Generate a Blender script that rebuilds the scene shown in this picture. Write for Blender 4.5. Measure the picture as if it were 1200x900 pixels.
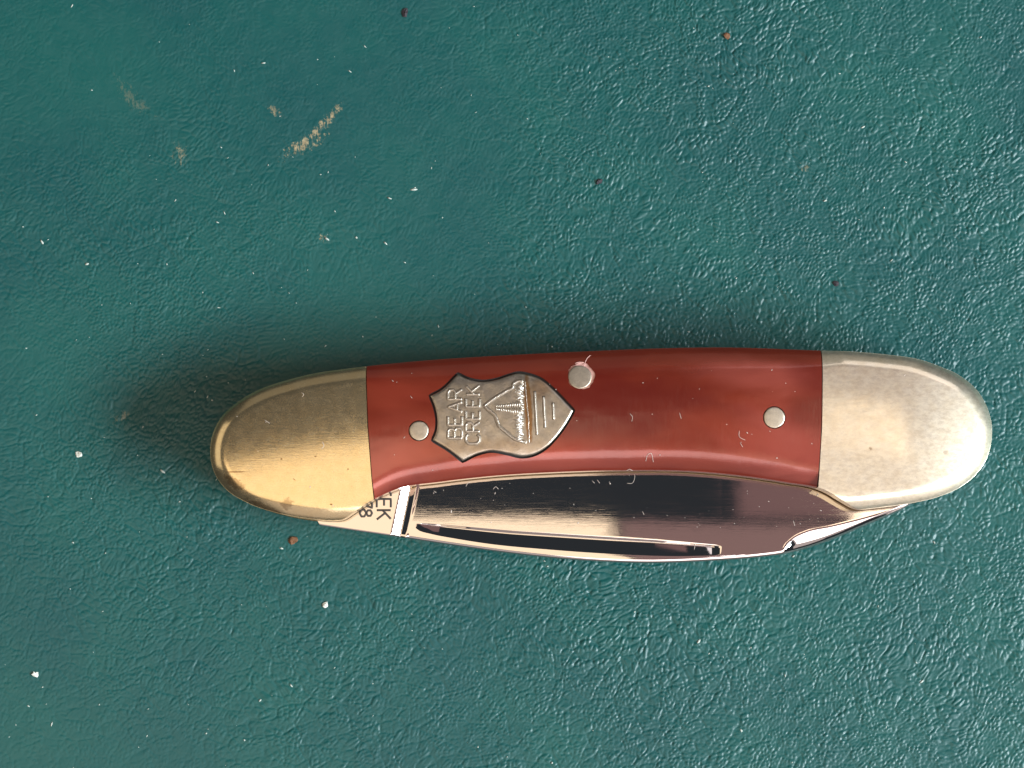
import bpy, bmesh, math, random
import numpy as np
from mathutils import Vector, Matrix
from mathutils.geometry import delaunay_2d_cdt

for o in list(bpy.data.objects):
    bpy.data.objects.remove(o)
scene = bpy.context.scene
coll = scene.collection
rng = np.random.default_rng(7)
random.seed(7)
MM = 0.001

# ------------------------------------------------------------------ camera
CAM = np.array([0.0, -26.0, 290.0])            # mm
DIST = float(np.linalg.norm(CAM))
SENSOR = 36.0
LENS = SENSOR * DIST / 120.0                   # the frame is 120 mm wide at the leather
cam_d = bpy.data.cameras.new('camera')
cam_d.lens = LENS
cam_d.sensor_width = SENSOR
cam_d.clip_start = 0.01
cam_d.clip_end = 20.0
cam = bpy.data.objects.new('camera', cam_d)
coll.objects.link(cam)
fwd = -CAM / DIST
right = np.array([1.0, 0, 0])
up = np.cross(right, fwd)
cam.matrix_world = Matrix(((right[0], up[0], -fwd[0], CAM[0] * MM),
                           (right[1], up[1], -fwd[1], CAM[1] * MM),
                           (right[2], up[2], -fwd[2], CAM[2] * MM),
                           (0, 0, 0, 1)))
scene.camera = cam

# ------------------------------------------------------------------ world, lamps, exposure
world = bpy.data.worlds.new('World')
scene.world = world
world.use_nodes = True
wb = world.node_tree.nodes['Background']
wb.inputs['Color'].default_value = (0.72, 0.85, 1.0, 1)
wb.inputs['Strength'].default_value = 0.045


def area(name, loc, target, sx, sy, radiance, col):
    d = bpy.data.lights.new(name, 'AREA')
    d.shape = 'RECTANGLE'
    d.size, d.size_y = sx, sy
    d.color = col
    d.energy = radiance * math.pi * sx * sy
    o = bpy.data.objects.new(name, d)
    coll.objects.link(o)
    o.location = loc
    v = Vector(target) - Vector(loc)
    o.rotation_euler = v.to_track_quat('-Z', 'Y').to_euler()
    return o


# bright window low to the right, a little towards the photographer
area('window_light', (0.95, -0.31, 0.74), (0, 0, 0), 0.66, 0.38, 43.0, (0.86, 0.95, 1.0))
# cream ceiling overhead
area('ceiling_light', (-0.28, -0.36, 0.92), (-0.28, -0.36, 0), 0.66, 0.83, 1.7, (1.0, 0.78, 0.54))
# dim brown lamps added overhead right for the brown reflected in the blade
area('brown_panel_light', (0.42, -0.36, 0.93), (0.42, -0.36, 0), 0.73, 0.83, 0.30, (1.0, 0.56, 0.50))
area('far_brown_panel_light', (0.45, 0.31, 0.93), (0.45, 0.31, 0), 0.68, 0.50, 0.22, (1.0, 0.50, 0.46))
# narrow cream lamp added to put a reflected patch on the right bolster
bl = area('reflection_strip_light', (0.182, 0.035, 0.925), (0.182, 0.035, 0), 0.032, 0.24, 3.2, (1.0, 0.80, 0.56))
# two lamps added for pink highlights on the handle, near and far side
area('near_highlight_lamp', (0.38, -0.86, 0.92), (0, 0, 0), 0.85, 0.42, 3.4, (1.0, 0.91, 0.89))
area('far_highlight_lamp', (0.50, 0.74, 0.88), (0, 0, 0), 0.7, 0.45, 1.3, (1.0, 0.90, 0.90))
# fill lamps added in place of the room's lit walls
area('left_wall_fill', (-1.25, 0.25, 0.70), (0, 0, 0.0), 1.1, 0.6, 1.0, (1.0, 0.84, 0.62))
area('near_wall_fill', (0.25, -1.25, 0.75), (0, 0, 0.0), 1.7, 1.0, 0.60, (1.0, 0.84, 0.80))
area('far_wall_fill', (-0.1, 1.25, 0.65), (0, 0, 0.0), 1.8, 0.8, 0.20, (1.0, 0.88, 0.72))

scene.view_settings.view_transform = 'Standard'
scene.view_settings.look = 'None'
scene.view_settings.exposure = 0.0
scene.view_settings.gamma = 1.0
scene.view_settings.use_curve_mapping = False
scene.render.engine = 'CYCLES'
scene.render.resolution_x = 1024
scene.render.resolution_y = 768


# ------------------------------------------------------------------ pixel -> place (mm) on a plane at height z
def un(px, py, z):
    px = np.asarray(px, float)
    py = np.asarray(py, float)
    k = SENSOR / 1200.0 / LENS
    dx = (px - 600.0) * k
    dy = -(py - 450.0) * k
    d = fwd + dx[..., None] * right + dy[..., None] * up
    t = (z - CAM[2]) / d[..., 2]
    p = CAM + d * t[..., None]
    return p[..., :2]


def P(pts, z):
    a = np.array(pts, float)
    return un(a[:, 0], a[:, 1], z)


def catmull(pts, step, closed=False):
    """smooth curve through points, resampled at about `step`"""
    p = np.array(pts, float)
    n = len(p)
    out = []
    rngi = range(n if closed else n - 1)
    for i in rngi:
        p1, p2 = p[i], p[(i + 1) % n]
        p0 = p[(i - 1) % n] if (closed or i > 0) else 2 * p1 - p2
        p3 = p[(i + 2) % n] if (closed or i + 2 < n) else 2 * p2 - p1
        m = max(2, int(np.linalg.norm(p2 - p1) / step))
        # centripetal-like tangents keep uneven spacing tidy
        l01 = max(1e-6, np.linalg.norm(p1 - p0)); l12 = max(1e-6, np.linalg.norm(p2 - p1)); l23 = max(1e-6, np.linalg.norm(p3 - p2))
        t1 = l12 * ((p1 - p0) / l01 * l12 + (p2 - p1) / l12 * l01) / (l01 + l12)
        t2 = l12 * ((p2 - p1) / l12 * l23 + (p3 - p2) / l23 * l12) / (l12 + l23)
        for k in range(m):
            t = k / m
            out.append((2*t**3-3*t*t+1)*p1 + (t**3-2*t*t+t)*t1 + (-2*t**3+3*t*t)*p2 + (t**3-t*t)*t2)
    if not closed:
        out.append(p[-1])
    return np.array(out)


def seg_dist(q, poly, closed=True):
    """distance from points q (n,2) to a polyline"""
    a = poly
    b = np.roll(poly, -1, axis=0)
    if not closed:
        a, b = poly[:-1], poly[1:]
    out = np.full(len(q), 1e9)
    for s in range(0, len(q), 4000):
        qq = q[s:s+4000][:, None, :]
        ab = (b - a)[None]
        t = np.clip(((qq - a[None]) * ab).sum(-1) / np.maximum((ab * ab).sum(-1), 1e-12), 0, 1)
        d = qq - (a[None] + ab * t[..., None])
        out[s:s+4000] = np.sqrt((d * d).sum(-1)).min(1)
    return out


def inside(q, poly):
    x, y = q[:, 0], q[:, 1]
    r = np.zeros(len(q), bool)
    n = len(poly)
    j = n - 1
    for i in range(n):
        xi, yi = poly[i]
        xj, yj = poly[j]
        c = ((yi > y) != (yj > y)) & (x < (xj - xi) * (y - yi) / ((yj - yi) if yj != yi else 1e-12) + xi)
        r ^= c
        j = i
    return r


# ------------------------------------------------------------------ material helpers
def new_mat(name):
    m = bpy.data.materials.new(name)
    m.use_nodes = True
    nt = m.node_tree
    return m, nt, nt.nodes['Principled BSDF']


class N:
    """small node-graph writer; coordinates in millimetres"""
    def __init__(self, nt):
        self.nt = nt

    def node(self, t, **kw):
        n = self.nt.nodes.new(t)
        for k, v in kw.items():
            setattr(n, k, v)
        return n

    def link(self, a, b):
        self.nt.links.new(a, b)

    def setin(self, sock, v):
        if isinstance(v, bpy.types.NodeSocket):
            self.link(v, sock)
        else:
            sock.default_value = v

    def coords(self, scale=(1, 1, 1), rot=0.0, off=(0, 0, 0)):
        tc = self.node('ShaderNodeTexCoord')
        mp = self.node('ShaderNodeMapping')
        mp.inputs['Scale'].default_value = tuple(1000.0 * s for s in scale)
        mp.inputs['Rotation'].default_value = (0, 0, rot)
        mp.inputs['Location'].default_value = off
        self.link(tc.outputs['Object'], mp.inputs['Vector'])
        return mp.outputs['Vector']

    def noise(self, vec, scale, detail=3.0, rough=0.55, dist=0.0, out='Fac'):
        n = self.node('ShaderNodeTexNoise')
        self.link(vec, n.inputs['Vector'])
        n.inputs['Scale'].default_value = scale
        n.inputs['Detail'].default_value = detail
        n.inputs['Roughness'].default_value = rough
        n.inputs['Distortion'].default_value = dist
        return n.outputs[out]

    def voronoi(self, vec, scale, feature='F1', rand=1.0, out='Distance', smooth=None):
        n = self.node('ShaderNodeTexVoronoi', feature=feature)
        self.link(vec, n.inputs['Vector'])
        n.inputs['Scale'].default_value = scale
        n.inputs['Randomness'].default_value = rand
        if smooth is not None:
            n.inputs['Smoothness'].default_value = smooth
        return n.outputs[out]

    def math(self, op, a, b=0.0, c=0.0, clamp=False):
        n = self.node('ShaderNodeMath', operation=op, use_clamp=clamp)
        self.setin(n.inputs[0], a)
        self.setin(n.inputs[1], b)
        self.setin(n.inputs[2], c)
        return n.outputs[0]

    def vmath(self, op, a, b=(0, 0, 0), scale=None):
        n = self.node('ShaderNodeVectorMath', operation=op)
        self.setin(n.inputs[0], a)
        self.setin(n.inputs[1], b)
        if scale is not None:
            self.setin(n.inputs['Scale'], scale)
        return n.outputs['Value' if op in ('LENGTH', 'DISTANCE', 'DOT_PRODUCT') else 'Vector']

    def ramp(self, v, lo, hi, a=0.0, b=1.0, smooth=True):
        n = self.node('ShaderNodeMapRange', interpolation_type='SMOOTHSTEP' if smooth else 'LINEAR')
        self.setin(n.inputs['Value'], v)
        n.inputs['From Min'].default_value = lo
        n.inputs['From Max'].default_value = hi
        n.inputs['To Min'].default_value = a
        n.inputs['To Max'].default_value = b
        return n.outputs['Result']

    def mix(self, f, a, b):
        n = self.node('ShaderNodeMix', data_type='RGBA')
        self.setin(n.inputs[0], f)
        for s, v in ((n.inputs[6], a), (n.inputs[7], b)):
            if isinstance(v, bpy.types.NodeSocket):
                self.link(v, s)
            else:
                s.default_value = (*v[:3], 1)
        return n.outputs[2]

    def bump(self, h, dist, strength=1.0, normal=None):
        n = self.node('ShaderNodeBump')
        n.inputs['Strength'].default_value = strength
        n.inputs['Distance'].default_value = dist * MM
        self.link(h, n.inputs['Height'])
        if normal is not None:
            self.link(normal, n.inputs['Normal'])
        return n.outputs['Normal']

    def spot(self, vec, x, y, rx, ry, rot=0.0, soft=0.35, wob=None):
        """soft elliptical patch mask around (x, y) mm"""
        d = self.vmath('SUBTRACT', vec, (x, y, 0))
        r = self.node('ShaderNodeVectorRotate', rotation_type='Z_AXIS')
        self.link(d, r.inputs['Vector'])
        r.inputs['Angle'].default_value = -rot
        s = self.vmath('MULTIPLY', r.outputs['Vector'], (1 / rx, 1 / ry, 0))
        l = self.vmath('LENGTH', s)
        if wob is not None:
            l = self.math('ADD', l, wob)
        return self.ramp(l, 1 - soft, 1 + soft, 1, 0)


def lin(r, g, b):
    f = lambda c: ((c / 255 + 0.055) / 1.055) ** 2.4 if c > 10 else c / 255 / 12.92
    return (f(r), f(g), f(b))


# knife origin (the Empty at its base), mm
KO = np.array([*un(705, 510, 0.0), 0.0])


def kpx(px, py, z=12.2):
    p = un(px, py, z) - KO[:2]
    return float(p[0]), float(p[1])


# ------------------------------------------------------------------ leather
def leather_material():
    m, nt, b = new_mat('green_leather')
    g = N(nt)
    v = g.coords()
    tone = g.noise(v, 0.045, 3, 0.6)
    c = g.mix(g.ramp(tone, 0.3, 0.7), lin(6, 70, 71), lin(12, 78, 75))
    wob = g.math('MULTIPLY', g.math('SUBTRACT', g.noise(v, 2.6, 3, 0.8), 0.5), 7.0)
    sc = None
    for (px, py, rx, ry, rot, amt) in ((356, 169, 1.7, 0.5, 0.5, 0.6), (374, 151, 1.7, 0.4, 0.85, 0.6), (390, 133, 0.9, 0.3, 0.9, 0.4),
                                       (211, 181, 0.5, 0.9, 0.2, 0.32), (322, 130, 0.6, 0.3, -0.6, 0.4), (157, 116, 2.0, 0.6, -0.8, 0.13),
                                       (378, 279, 0.35, 0.25, 0, 0.5), (944, 196, 0.5, 0.3, 0, 0.3), (143, 488, 0.9, 0.3, 0.3, 0.25)):
        x, y = un(px, py, 0.0)
        k = g.math('MULTIPLY', g.spot(v, float(x), float(y), rx, ry, rot, 0.5, wob), amt)
        sc = k if sc is None else g.math('MAXIMUM', sc, k)
    brk = g.ramp(g.noise(g.coords((2.2, 0.8, 1), 0.5), 1.3, 3, 0.7), 0.42, 0.58)
    sc = g.math('MULTIPLY', sc, brk)
    c = g.mix(sc, c, g.mix(g.noise(v, 2.2, 2, 0.6), lin(120, 92, 60), lin(225, 200, 155)))
    g.link(c, b.inputs['Base Color'])
    rr = g.ramp(g.noise(v, 0.5, 2, 0.6), 0.3, 0.7, 0.38, 0.47)
    g.link(rr, b.inputs['Roughness'])
    b.inputs['Specular IOR Level'].default_value = 0.5
    return m


# grain of the leather as a height field (mm)
def vnoise(x, y, scale, seed):
    """smooth value noise in 0..1"""
    g = np.random.default_rng(seed)
    T = g.random((256, 256))
    fx, fy = x * scale + 1000.37, y * scale + 1000.71
    ix, iy = np.floor(fx).astype(int), np.floor(fy).astype(int)
    tx, ty = fx - ix, fy - iy
    tx = tx * tx * tx * (tx * (tx * 6 - 15) + 10)
    ty = ty * ty * ty * (ty * (ty * 6 - 15) + 10)
    a, b = T[ix % 256, iy % 256], T[(ix + 1) % 256, iy % 256]
    c, d = T[ix % 256, (iy + 1) % 256], T[(ix + 1) % 256, (iy + 1) % 256]
    return (a * (1 - tx) + b * tx) * (1 - ty) + (c * (1 - tx) + d * tx) * ty


def fbm(x, y, scale, seed, octv=3, rough=0.5):
    o, amp, tot = 0.0, 1.0, 0.0
    for k in range(octv):
        o = o + amp * vnoise(x, y, scale * 2.03 ** k, seed + 17 * k)
        tot += amp
        amp *= rough
    return o / tot


def worley(x, y, seed):
    """F1 and F2 - F1 of a jittered unit grid"""
    g = np.random.default_rng(seed)
    J = g.random((256, 256, 2))
    ix, iy = np.floor(x).astype(int), np.floor(y).astype(int)
    f1 = np.full(x.shape, 9.0)
    f2 = np.full(x.shape, 9.0)
    for a in (-1, 0, 1):
        for b in (-1, 0, 1):
            cx, cy = ix + a, iy + b
            j = J[cx % 256, cy % 256]
            d = np.hypot(cx + j[..., 0] - x, cy + j[..., 1] - y)
            f2 = np.minimum(f2, np.maximum(f1, d))
            f1 = np.minimum(f1, d)
    return f1, f2 - f1


def leather_height(x, y):
    wx = (fbm(x, y, 0.10, 1, 2) - 0.5) * 4.5 + (vnoise(x, y, 0.9, 3) - 0.5) * 0.42
    wy = (fbm(x, y, 0.10, 2, 2) - 0.5) * 4.5 + (vnoise(x, y, 0.9, 4) - 0.5) * 0.42
    u, w = x + wx, y + wy
    ur = u * np.cos(0.9) + w * np.sin(0.9)
    wr = -u * np.sin(0.9) + w * np.cos(0.9)
    # rounded pebbles, one glint each, some run together into short worms
    f1, e1 = worley(ur * 1.45, wr * 1.95, 11)
    peb = np.clip(e1 / 0.46, 0, 1)
    peb = np.sin(peb * np.pi / 2)
    pick = np.clip((vnoise(x, y, 1.1, 12) - 0.05) / 0.6, 0.45, 1)
    fp, ep = worley(ur * 3.1 + 17, wr * 3.4 + 5, 41)
    grit = np.sin(np.clip(ep / 0.6, 0, 1) * np.pi / 2)
    # creases wandering between groups of pebbles
    f2, e2 = worley(u * 0.40 + w * 0.18 + 31, w * 0.62 - u * 0.15 + 12, 13)
    cre = np.sin(np.clip(e2 / 0.16, 0, 1) * np.pi / 2)
    cm = np.clip((fbm(x, y, 0.05, 14, 2) - 0.42) / 0.16, 0, 1)
    f3, e3 = worley((u * 0.8 + w * 0.5) * 0.13 + 7, (-u * 0.5 + w * 0.8) * 0.24 + 9, 15)
    lon = np.sin(np.clip(e3 / 0.05, 0, 1) * np.pi / 2)
    wear = np.clip((x + (fbm(x, y, 0.03, 20, 2) - 0.5) * 100 + 58) / 85, 0, 1)
    wear = 0.24 + 0.76 * wear * wear * (3 - 2 * wear)
    wear = wear * (0.75 + 0.45 * fbm(x, y, 0.12, 22, 2))
    h = 0.064 * peb * pick + 0.010 * grit + 0.046 * cre * cm + 0.034 * lon
    return h * wear * GRAIN + 0.14 * (fbm(x, y, 0.02, 21, 2) - 0.5)


GRAIN = 2.15


def link_mesh(name, verts, faces, mat, parent=None, smooth=True, normals=None, local=True):
    """verts in mm (world); stored in metres relative to the parent's base"""
    v = np.asarray(verts, float)
    if parent is not None:
        v = v - KO
    me = bpy.data.meshes.new(name)
    me.from_pydata((v * MM).tolist(), [], [tuple(int(i) for i in f) for f in faces])
    me.validate()
    if smooth:
        me.polygons.foreach_set('use_smooth', [True] * len(me.polygons))
    if normals is not None:
        me.normals_split_custom_set_from_vertices(np.asarray(normals, float).tolist())
    me.materials.append(mat)
    me.update()
    o = bpy.data.objects.new(name, me)
    coll.objects.link(o)
    if parent is not None:
        o.parent = parent
    return o


def axis(half, step, far):
    inn = np.arange(-half, half + step / 2, step)
    k = [half]
    d = step
    while k[-1] < far:
        d *= 1.6
        k.append(k[-1] + d)
    outw = np.array(k[1:])
    return np.concatenate([-outw[::-1], inn, outw])


ax, ay = axis(64.0, 0.118, 700.0), axis(48.5, 0.118, 700.0)
LX, LY = np.meshgrid(ax, ay)
LZ = leather_height(LX, LY)
LZ -= np.quantile(LZ, 0.985)
fade = np.clip(1 - (np.maximum(np.abs(LX) - 64, 0) + np.maximum(np.abs(LY) - 48.5, 0)) / 20, 0, 1)
LZ = LZ * fade - 0.15 * (1 - fade)
nxx, nyy = len(ax), len(ay)
me = bpy.data.meshes.new('leather_tabletop')
me.vertices.add(nxx * nyy)
me.vertices.foreach_set('co', (np.stack([LX, LY, LZ], -1).reshape(-1) * MM).astype(np.float32))
ii = (np.arange(nyy - 1)[:, None] * nxx + np.arange(nxx - 1)[None, :]).reshape(-1)
quads = np.stack([ii, ii + 1, ii + 1 + nxx, ii + nxx], 1).reshape(-1).astype(np.int32)
nf = len(ii)
me.loops.add(nf * 4)
me.loops.foreach_set('vertex_index', quads)
me.polygons.add(nf)
me.polygons.foreach_set('loop_start', np.arange(0, nf * 4, 4, dtype=np.int32))
me.polygons.foreach_set('use_smooth', np.ones(nf, bool))
me.update(calc_edges=True)
me.materials.append(leather_material())
ground = bpy.data.objects.new('leather_tabletop', me)
coll.objects.link(ground)


def ground_z(x, y):
    """height of the leather at a plan point"""
    return float(LZ[np.clip(np.searchsorted(ay, y), 0, nyy - 1), np.clip(np.searchsorted(ax, x), 0, nxx - 1)])


ground['kind'] = 'structure'
ground['label'] = 'dark green grained leather surface with small tan scuffs and dust'

# ------------------------------------------------------------------ knife: shared shape
ZL = 8.7            # top of the upper liner
ZOUT = 11.0          # height of the silhouette
ZTOP = 12.3
top_edge = [(431, 429.3), (405, 432.5), (370, 437.5), (335, 446), (305, 456), (280, 470), (260, 488), (249, 510), (246.5, 527), (250, 550), (263, 571), (292, 590),
            (325, 601), (360, 607.5), (385, 610), (401, 609)]
bot_edge = [(401, 609), (415, 600.5), (439, 585), (467, 572.5), (517, 564.5), (580, 557.5), (655, 553), (730, 551), (812, 552), (875, 558), (925, 565.5),
            (958, 571.5), (972, 577.5), (988, 587.5), (1005, 596)]
right_edge = [(1005, 596), (1028, 595), (1065, 590), (1100, 582), (1125, 571), (1145, 555), (1157, 537), (1162.5, 518), (1163.5, 500), (1157, 475), (1145, 456),
              (1125, 440), (1100, 429), (1075, 421), (1040, 416), (1000, 412.5), (961, 411), (850, 407), (775, 408), (700, 411), (605, 415.5), (480, 424)]
loop_px = np.array(top_edge + bot_edge[1:] + right_edge[1:], float)
OUT = catmull(P(loop_px, ZOUT), 0.35, closed=True)

ymid_p = np.polyfit(P([(300, 541), (430, 521), (600, 490), (700, 482), (800, 480), (960, 492), (1100, 506)], ZOUT)[:, 0],
                    P([(300, 541), (430, 521), (600, 490), (700, 482), (800, 480), (960, 492), (1100, 506)], ZOUT)[:, 1], 3)
XC = float(un(705, 0, ZOUT)[0])
# the bolsters' rounded rims run on straight past the cut-away beside the blade
RIM_L = catmull(P([(480, 424)] + top_edge[:-1] + [(405, 609.5), (445, 606)], ZOUT), 0.35)
RIM_R = catmull(P([(945, 595)] + [(1005, 597.5)] + right_edge[1:18], ZOUT), 0.35)
RX, RSLOPE = 1.9, 0.80
MIR = 12.52         # top and bottom halves mirror about MIR / 2


def surf(q):
    """height of the knife's upper face over plan points q (mm)"""
    d = np.maximum(seg_dist(q, OUT), 0.0)
    ml, mr = q[:, 0] < seam_x(0, q[:, 1]), q[:, 0] > seam_x(1, q[:, 1])
    if ml.any():
        d[ml] = seg_dist(q[ml], RIM_L, False)
    if mr.any():
        d[mr] = seg_dist(q[mr], RIM_R, False)
    rx = RX + 1.5 * np.clip(1 - (np.abs(q[:, 0] - XC) / 27.0) ** 4, 0, 1)
    t = np.clip(1 - d / rx, 0, 1)
    rim = 0.5 * rx * RSLOPE * t * t
    yy = q[:, 1] - np.polyval(ymid_p, q[:, 0])
    xx = q[:, 0] - XC
    crown = -0.62 * (yy / 8.0) ** 2
    ex = np.clip(np.abs(xx) - np.where(xx > 0, 33.0, 30.0), 0, None)
    crown = crown - ex ** 2 * np.where(xx > 0, 0.0115, 0.0035)
    return 12.6 - rim + crown


def surf_normals(q):
    e = 0.03
    c = q.copy()
    zx = (surf(c + [e, 0]) - surf(c - [e, 0])) / (2 * e)
    zy = (surf(c + [0, e]) - surf(c - [0, e])) / (2 * e)
    # on the very rim take the gradient from just inside
    nn = np.stack([-zx, -zy, np.ones(len(q))], 1)
    return nn / np.linalg.norm(nn, axis=1, keepdims=True)


def surf1(x, y):
    return float(surf(np.array([[x, y]]))[0])


def offset_ring(poly, d):
    t = np.roll(poly, -1, 0) - np.roll(poly, 1, 0)
    t /= np.linalg.norm(t, axis=1, keepdims=True)
    nrm = np.stack([-t[:, 1], t[:, 0]], 1)
    a = np.sum(poly[:, 0] * np.roll(poly[:, 1], -1) - np.roll(poly[:, 0], -1) * poly[:, 1])
    return poly + nrm * d * (1 if a > 0 else -1)      # positive = inwards


# shield outline and pins
shield_px = [(504.8, 464), (517, 457.5), (536.8, 438.3), (548, 444), (566, 447.5), (583, 444.8), (597, 440), (607, 437.4), (619.5, 439.3), (632, 444),
             (649, 457.8), (663, 472.3), (671.6, 481.4), (665, 493.3), (650.5, 513.5), (639.5, 524.5), (627, 531.8), (612, 534.6), (594, 531), (575.3, 528.2),
             (559, 531.8), (542.3, 540), (526, 527.3), (507.5, 516), (512, 504), (512.6, 491), (509.8, 477)]


def shield_outline(grow=0.0):
    corners = [0, 2, 12, 21, 23]
    pp = P(shield_px, ZTOP)
    m = len(pp)
    out = []
    for a, bq in zip(corners, corners[1:] + [corners[0] + m]):
        seg = [pp[i % m] for i in range(a, bq + 1)]
        out.extend(catmull(seg, 0.22)[:-1])
    out = np.array(out)
    if grow:
        out = offset_ring(out, -grow)
    return out


SHIELD = shield_outline()
SHIELD_HOLE = shield_outline(0.25)
pins = [(491, 505, 1.07, 1.16, 0, 0), (679.5, 442, 1.32, 1.55, 0.13, 0.12), (907, 489.5, 1.18, 1.26, 0, 0)]


def circle(c, r, n=40):
    a = np.linspace(0, 2 * np.pi, n, endpoint=False)
    return np.stack([c[0] + r * np.cos(a), c[1] + r * np.sin(a)], 1)


pin_c = [un(p[0], p[1], ZTOP) for p in pins]
PIN_HOLES = [circle(c + np.array([p[4], p[5]]), p[3]) for c, p in zip(pin_c, pins)]
# the big pin's hole is chipped: jagged
h1 = PIN_HOLES[1]
a1 = np.linspace(0, 2 * np.pi, len(h1), endpoint=False)
h1 = pin_c[1] + np.array([0.13, 0.12]) + np.stack([np.cos(a1), np.sin(a1)], 1) * (1.53 + 0.06 * np.sin(5 * a1 + 1) + 0.05 * rng.normal(size=len(a1)))[:, None]
PIN_HOLES[1] = h1

# seams between bolsters and scale
SL = [P([(428.7, 400), (429.2, 440), (431.5, 500), (436, 560), (441, 610)], 11.8), P([(963.2, 380), (963, 440), (962, 500), (959.5, 550), (957, 600)], 11.8)]
GAP = 0.09


def seam_x(k, y):
    s = SL[k]
    return np.interp(y, s[::-1, 1], s[::-1, 0])


def build_faces():
    pts, edges = [], []

    def add_loop(poly, closed=True):
        s = len(pts)
        pts.extend([tuple(p) for p in poly])
        m = len(poly)
        for i in range(m if closed else m - 1):
            edges.append((s + i, s + (i + 1) % m))
    add_loop(OUT)
    for dd in (0.03, 0.09, 0.18, 0.30, 0.45, 0.65, 0.9, 1.2, 1.55, 1.95, 2.2, 2.6):
        r = offset_ring(OUT, dd)
        ok = np.abs(seg_dist(r, OUT) - dd) < 0.02 * dd + 0.005
        pts.extend([tuple(p) for p in r[ok]])
    for k in (0, 1):
        ys = np.arange(-20, 8, 0.25)
        for sg in (-1, 1):
            line = np.stack([seam_x(k, ys) + sg * GAP / 2, ys], 1)
            keep = inside(line, OUT)
            line = line[keep]
            # extend to just outside the outline so the seam reaches the rim
            line = np.vstack([line[0] + (line[0] - line[1]) * 1.5, line, line[-1] + (line[-1] - line[-2]) * 1.5])
            add_loop(line, False)
    for hole in [SHIELD_HOLE] + PIN_HOLES:
        add_loop(hole)
        pts.extend([tuple(p) for p in offset_ring(hole, -0.12)])
    x0, x1 = OUT[:, 0].min(), OUT[:, 0].max()
    y0, y1 = OUT[:, 1].min(), OUT[:, 1].max()
    st = 0.42
    for j, y in enumerate(np.arange(y0, y1, st * 0.87)):
        row = np.stack([np.arange(x0, x1, st) + (st / 2 if j % 2 else 0), np.full(len(np.arange(x0, x1, st)), y)], 1)
        ok = inside(row, OUT)
        row = row[ok]
        if len(row):
            row = row[seg_dist(row, OUT) > 2.5]
            for hole in [SHIELD_HOLE] + PIN_HOLES:
                if len(row):
                    row = row[seg_dist(row, hole) > 0.2]
        pts.extend([tuple(p) for p in row])
    v, e, f, *_ = delaunay_2d_cdt([Vector(p) for p in pts], edges, [], 0, 1e-5)
    V = np.array([tuple(p) for p in v])
    F = np.array([tuple(t) for t in f if len(t) == 3])
    C = V[F].mean(1)
    keep = inside(C, OUT)
    for hole in [SHIELD_HOLE] + PIN_HOLES:
        keep &= ~inside(C, hole)
    F, C = F[keep], C[keep]
    sl, sr = seam_x(0, C[:, 1]), seam_x(1, C[:, 1])
    g = GAP / 2
    return V, {'l': F[C[:, 0] < sl - g], 'm': F[(C[:, 0] > sl + g) & (C[:, 0] < sr - g)], 'r': F[C[:, 0] > sr + g]}


KV, KF = build_faces()
KZ = surf(KV)
KN = surf_normals(KV)


def shell(F, flip=False):
    """upper (or mirrored lower) cover: curved face plus walls down to the liner"""
    used = np.unique(F)
    idx = {int(a): i for i, a in enumerate(used)}
    v = np.column_stack([KV[used], KZ[used]])
    nr = KN[used].copy()
    f = [[idx[int(a)] for a in t] for t in F]
    # orientation
    t0 = v[f[0]]
    area2 = np.cross(t0[1][:2] - t0[0][:2], t0[2][:2] - t0[0][:2])
    if area2 < 0:
        f = [t[::-1] for t in f]
    cnt = {}
    for t in f:
        for a, b2 in zip(t, t[1:] + t[:1]):
            cnt[(a, b2)] = 1
    border = [e for e in cnt if (e[1], e[0]) not in cnt]
    vs = [tuple(p) for p in v]
    ns = [tuple(p) for p in nr]
    faces = list(f)
    # duplicate border verts so walls shade on their own
    for a, b2 in border:
        pa, pb = v[a], v[b2]
        s = len(vs)
        wn = np.array([pb[1] - pa[1], -(pb[0] - pa[0]), 0.0])
        wn /= max(1e-9, np.linalg.norm(wn))
        vs += [tuple(pa), tuple(pb), (pb[0], pb[1], ZL), (pa[0], pa[1], ZL)]
        ns += [tuple(wn)] * 4
        faces.append([s + 1, s, s + 3, s + 2])
    vs, ns = np.array(vs), np.array(ns)
    if flip:
        vs[:, 2] = MIR - vs[:, 2]
        ns[:, 2] *= -1
        faces = [t[::-1] for t in faces]
    return vs, faces, ns


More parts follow.
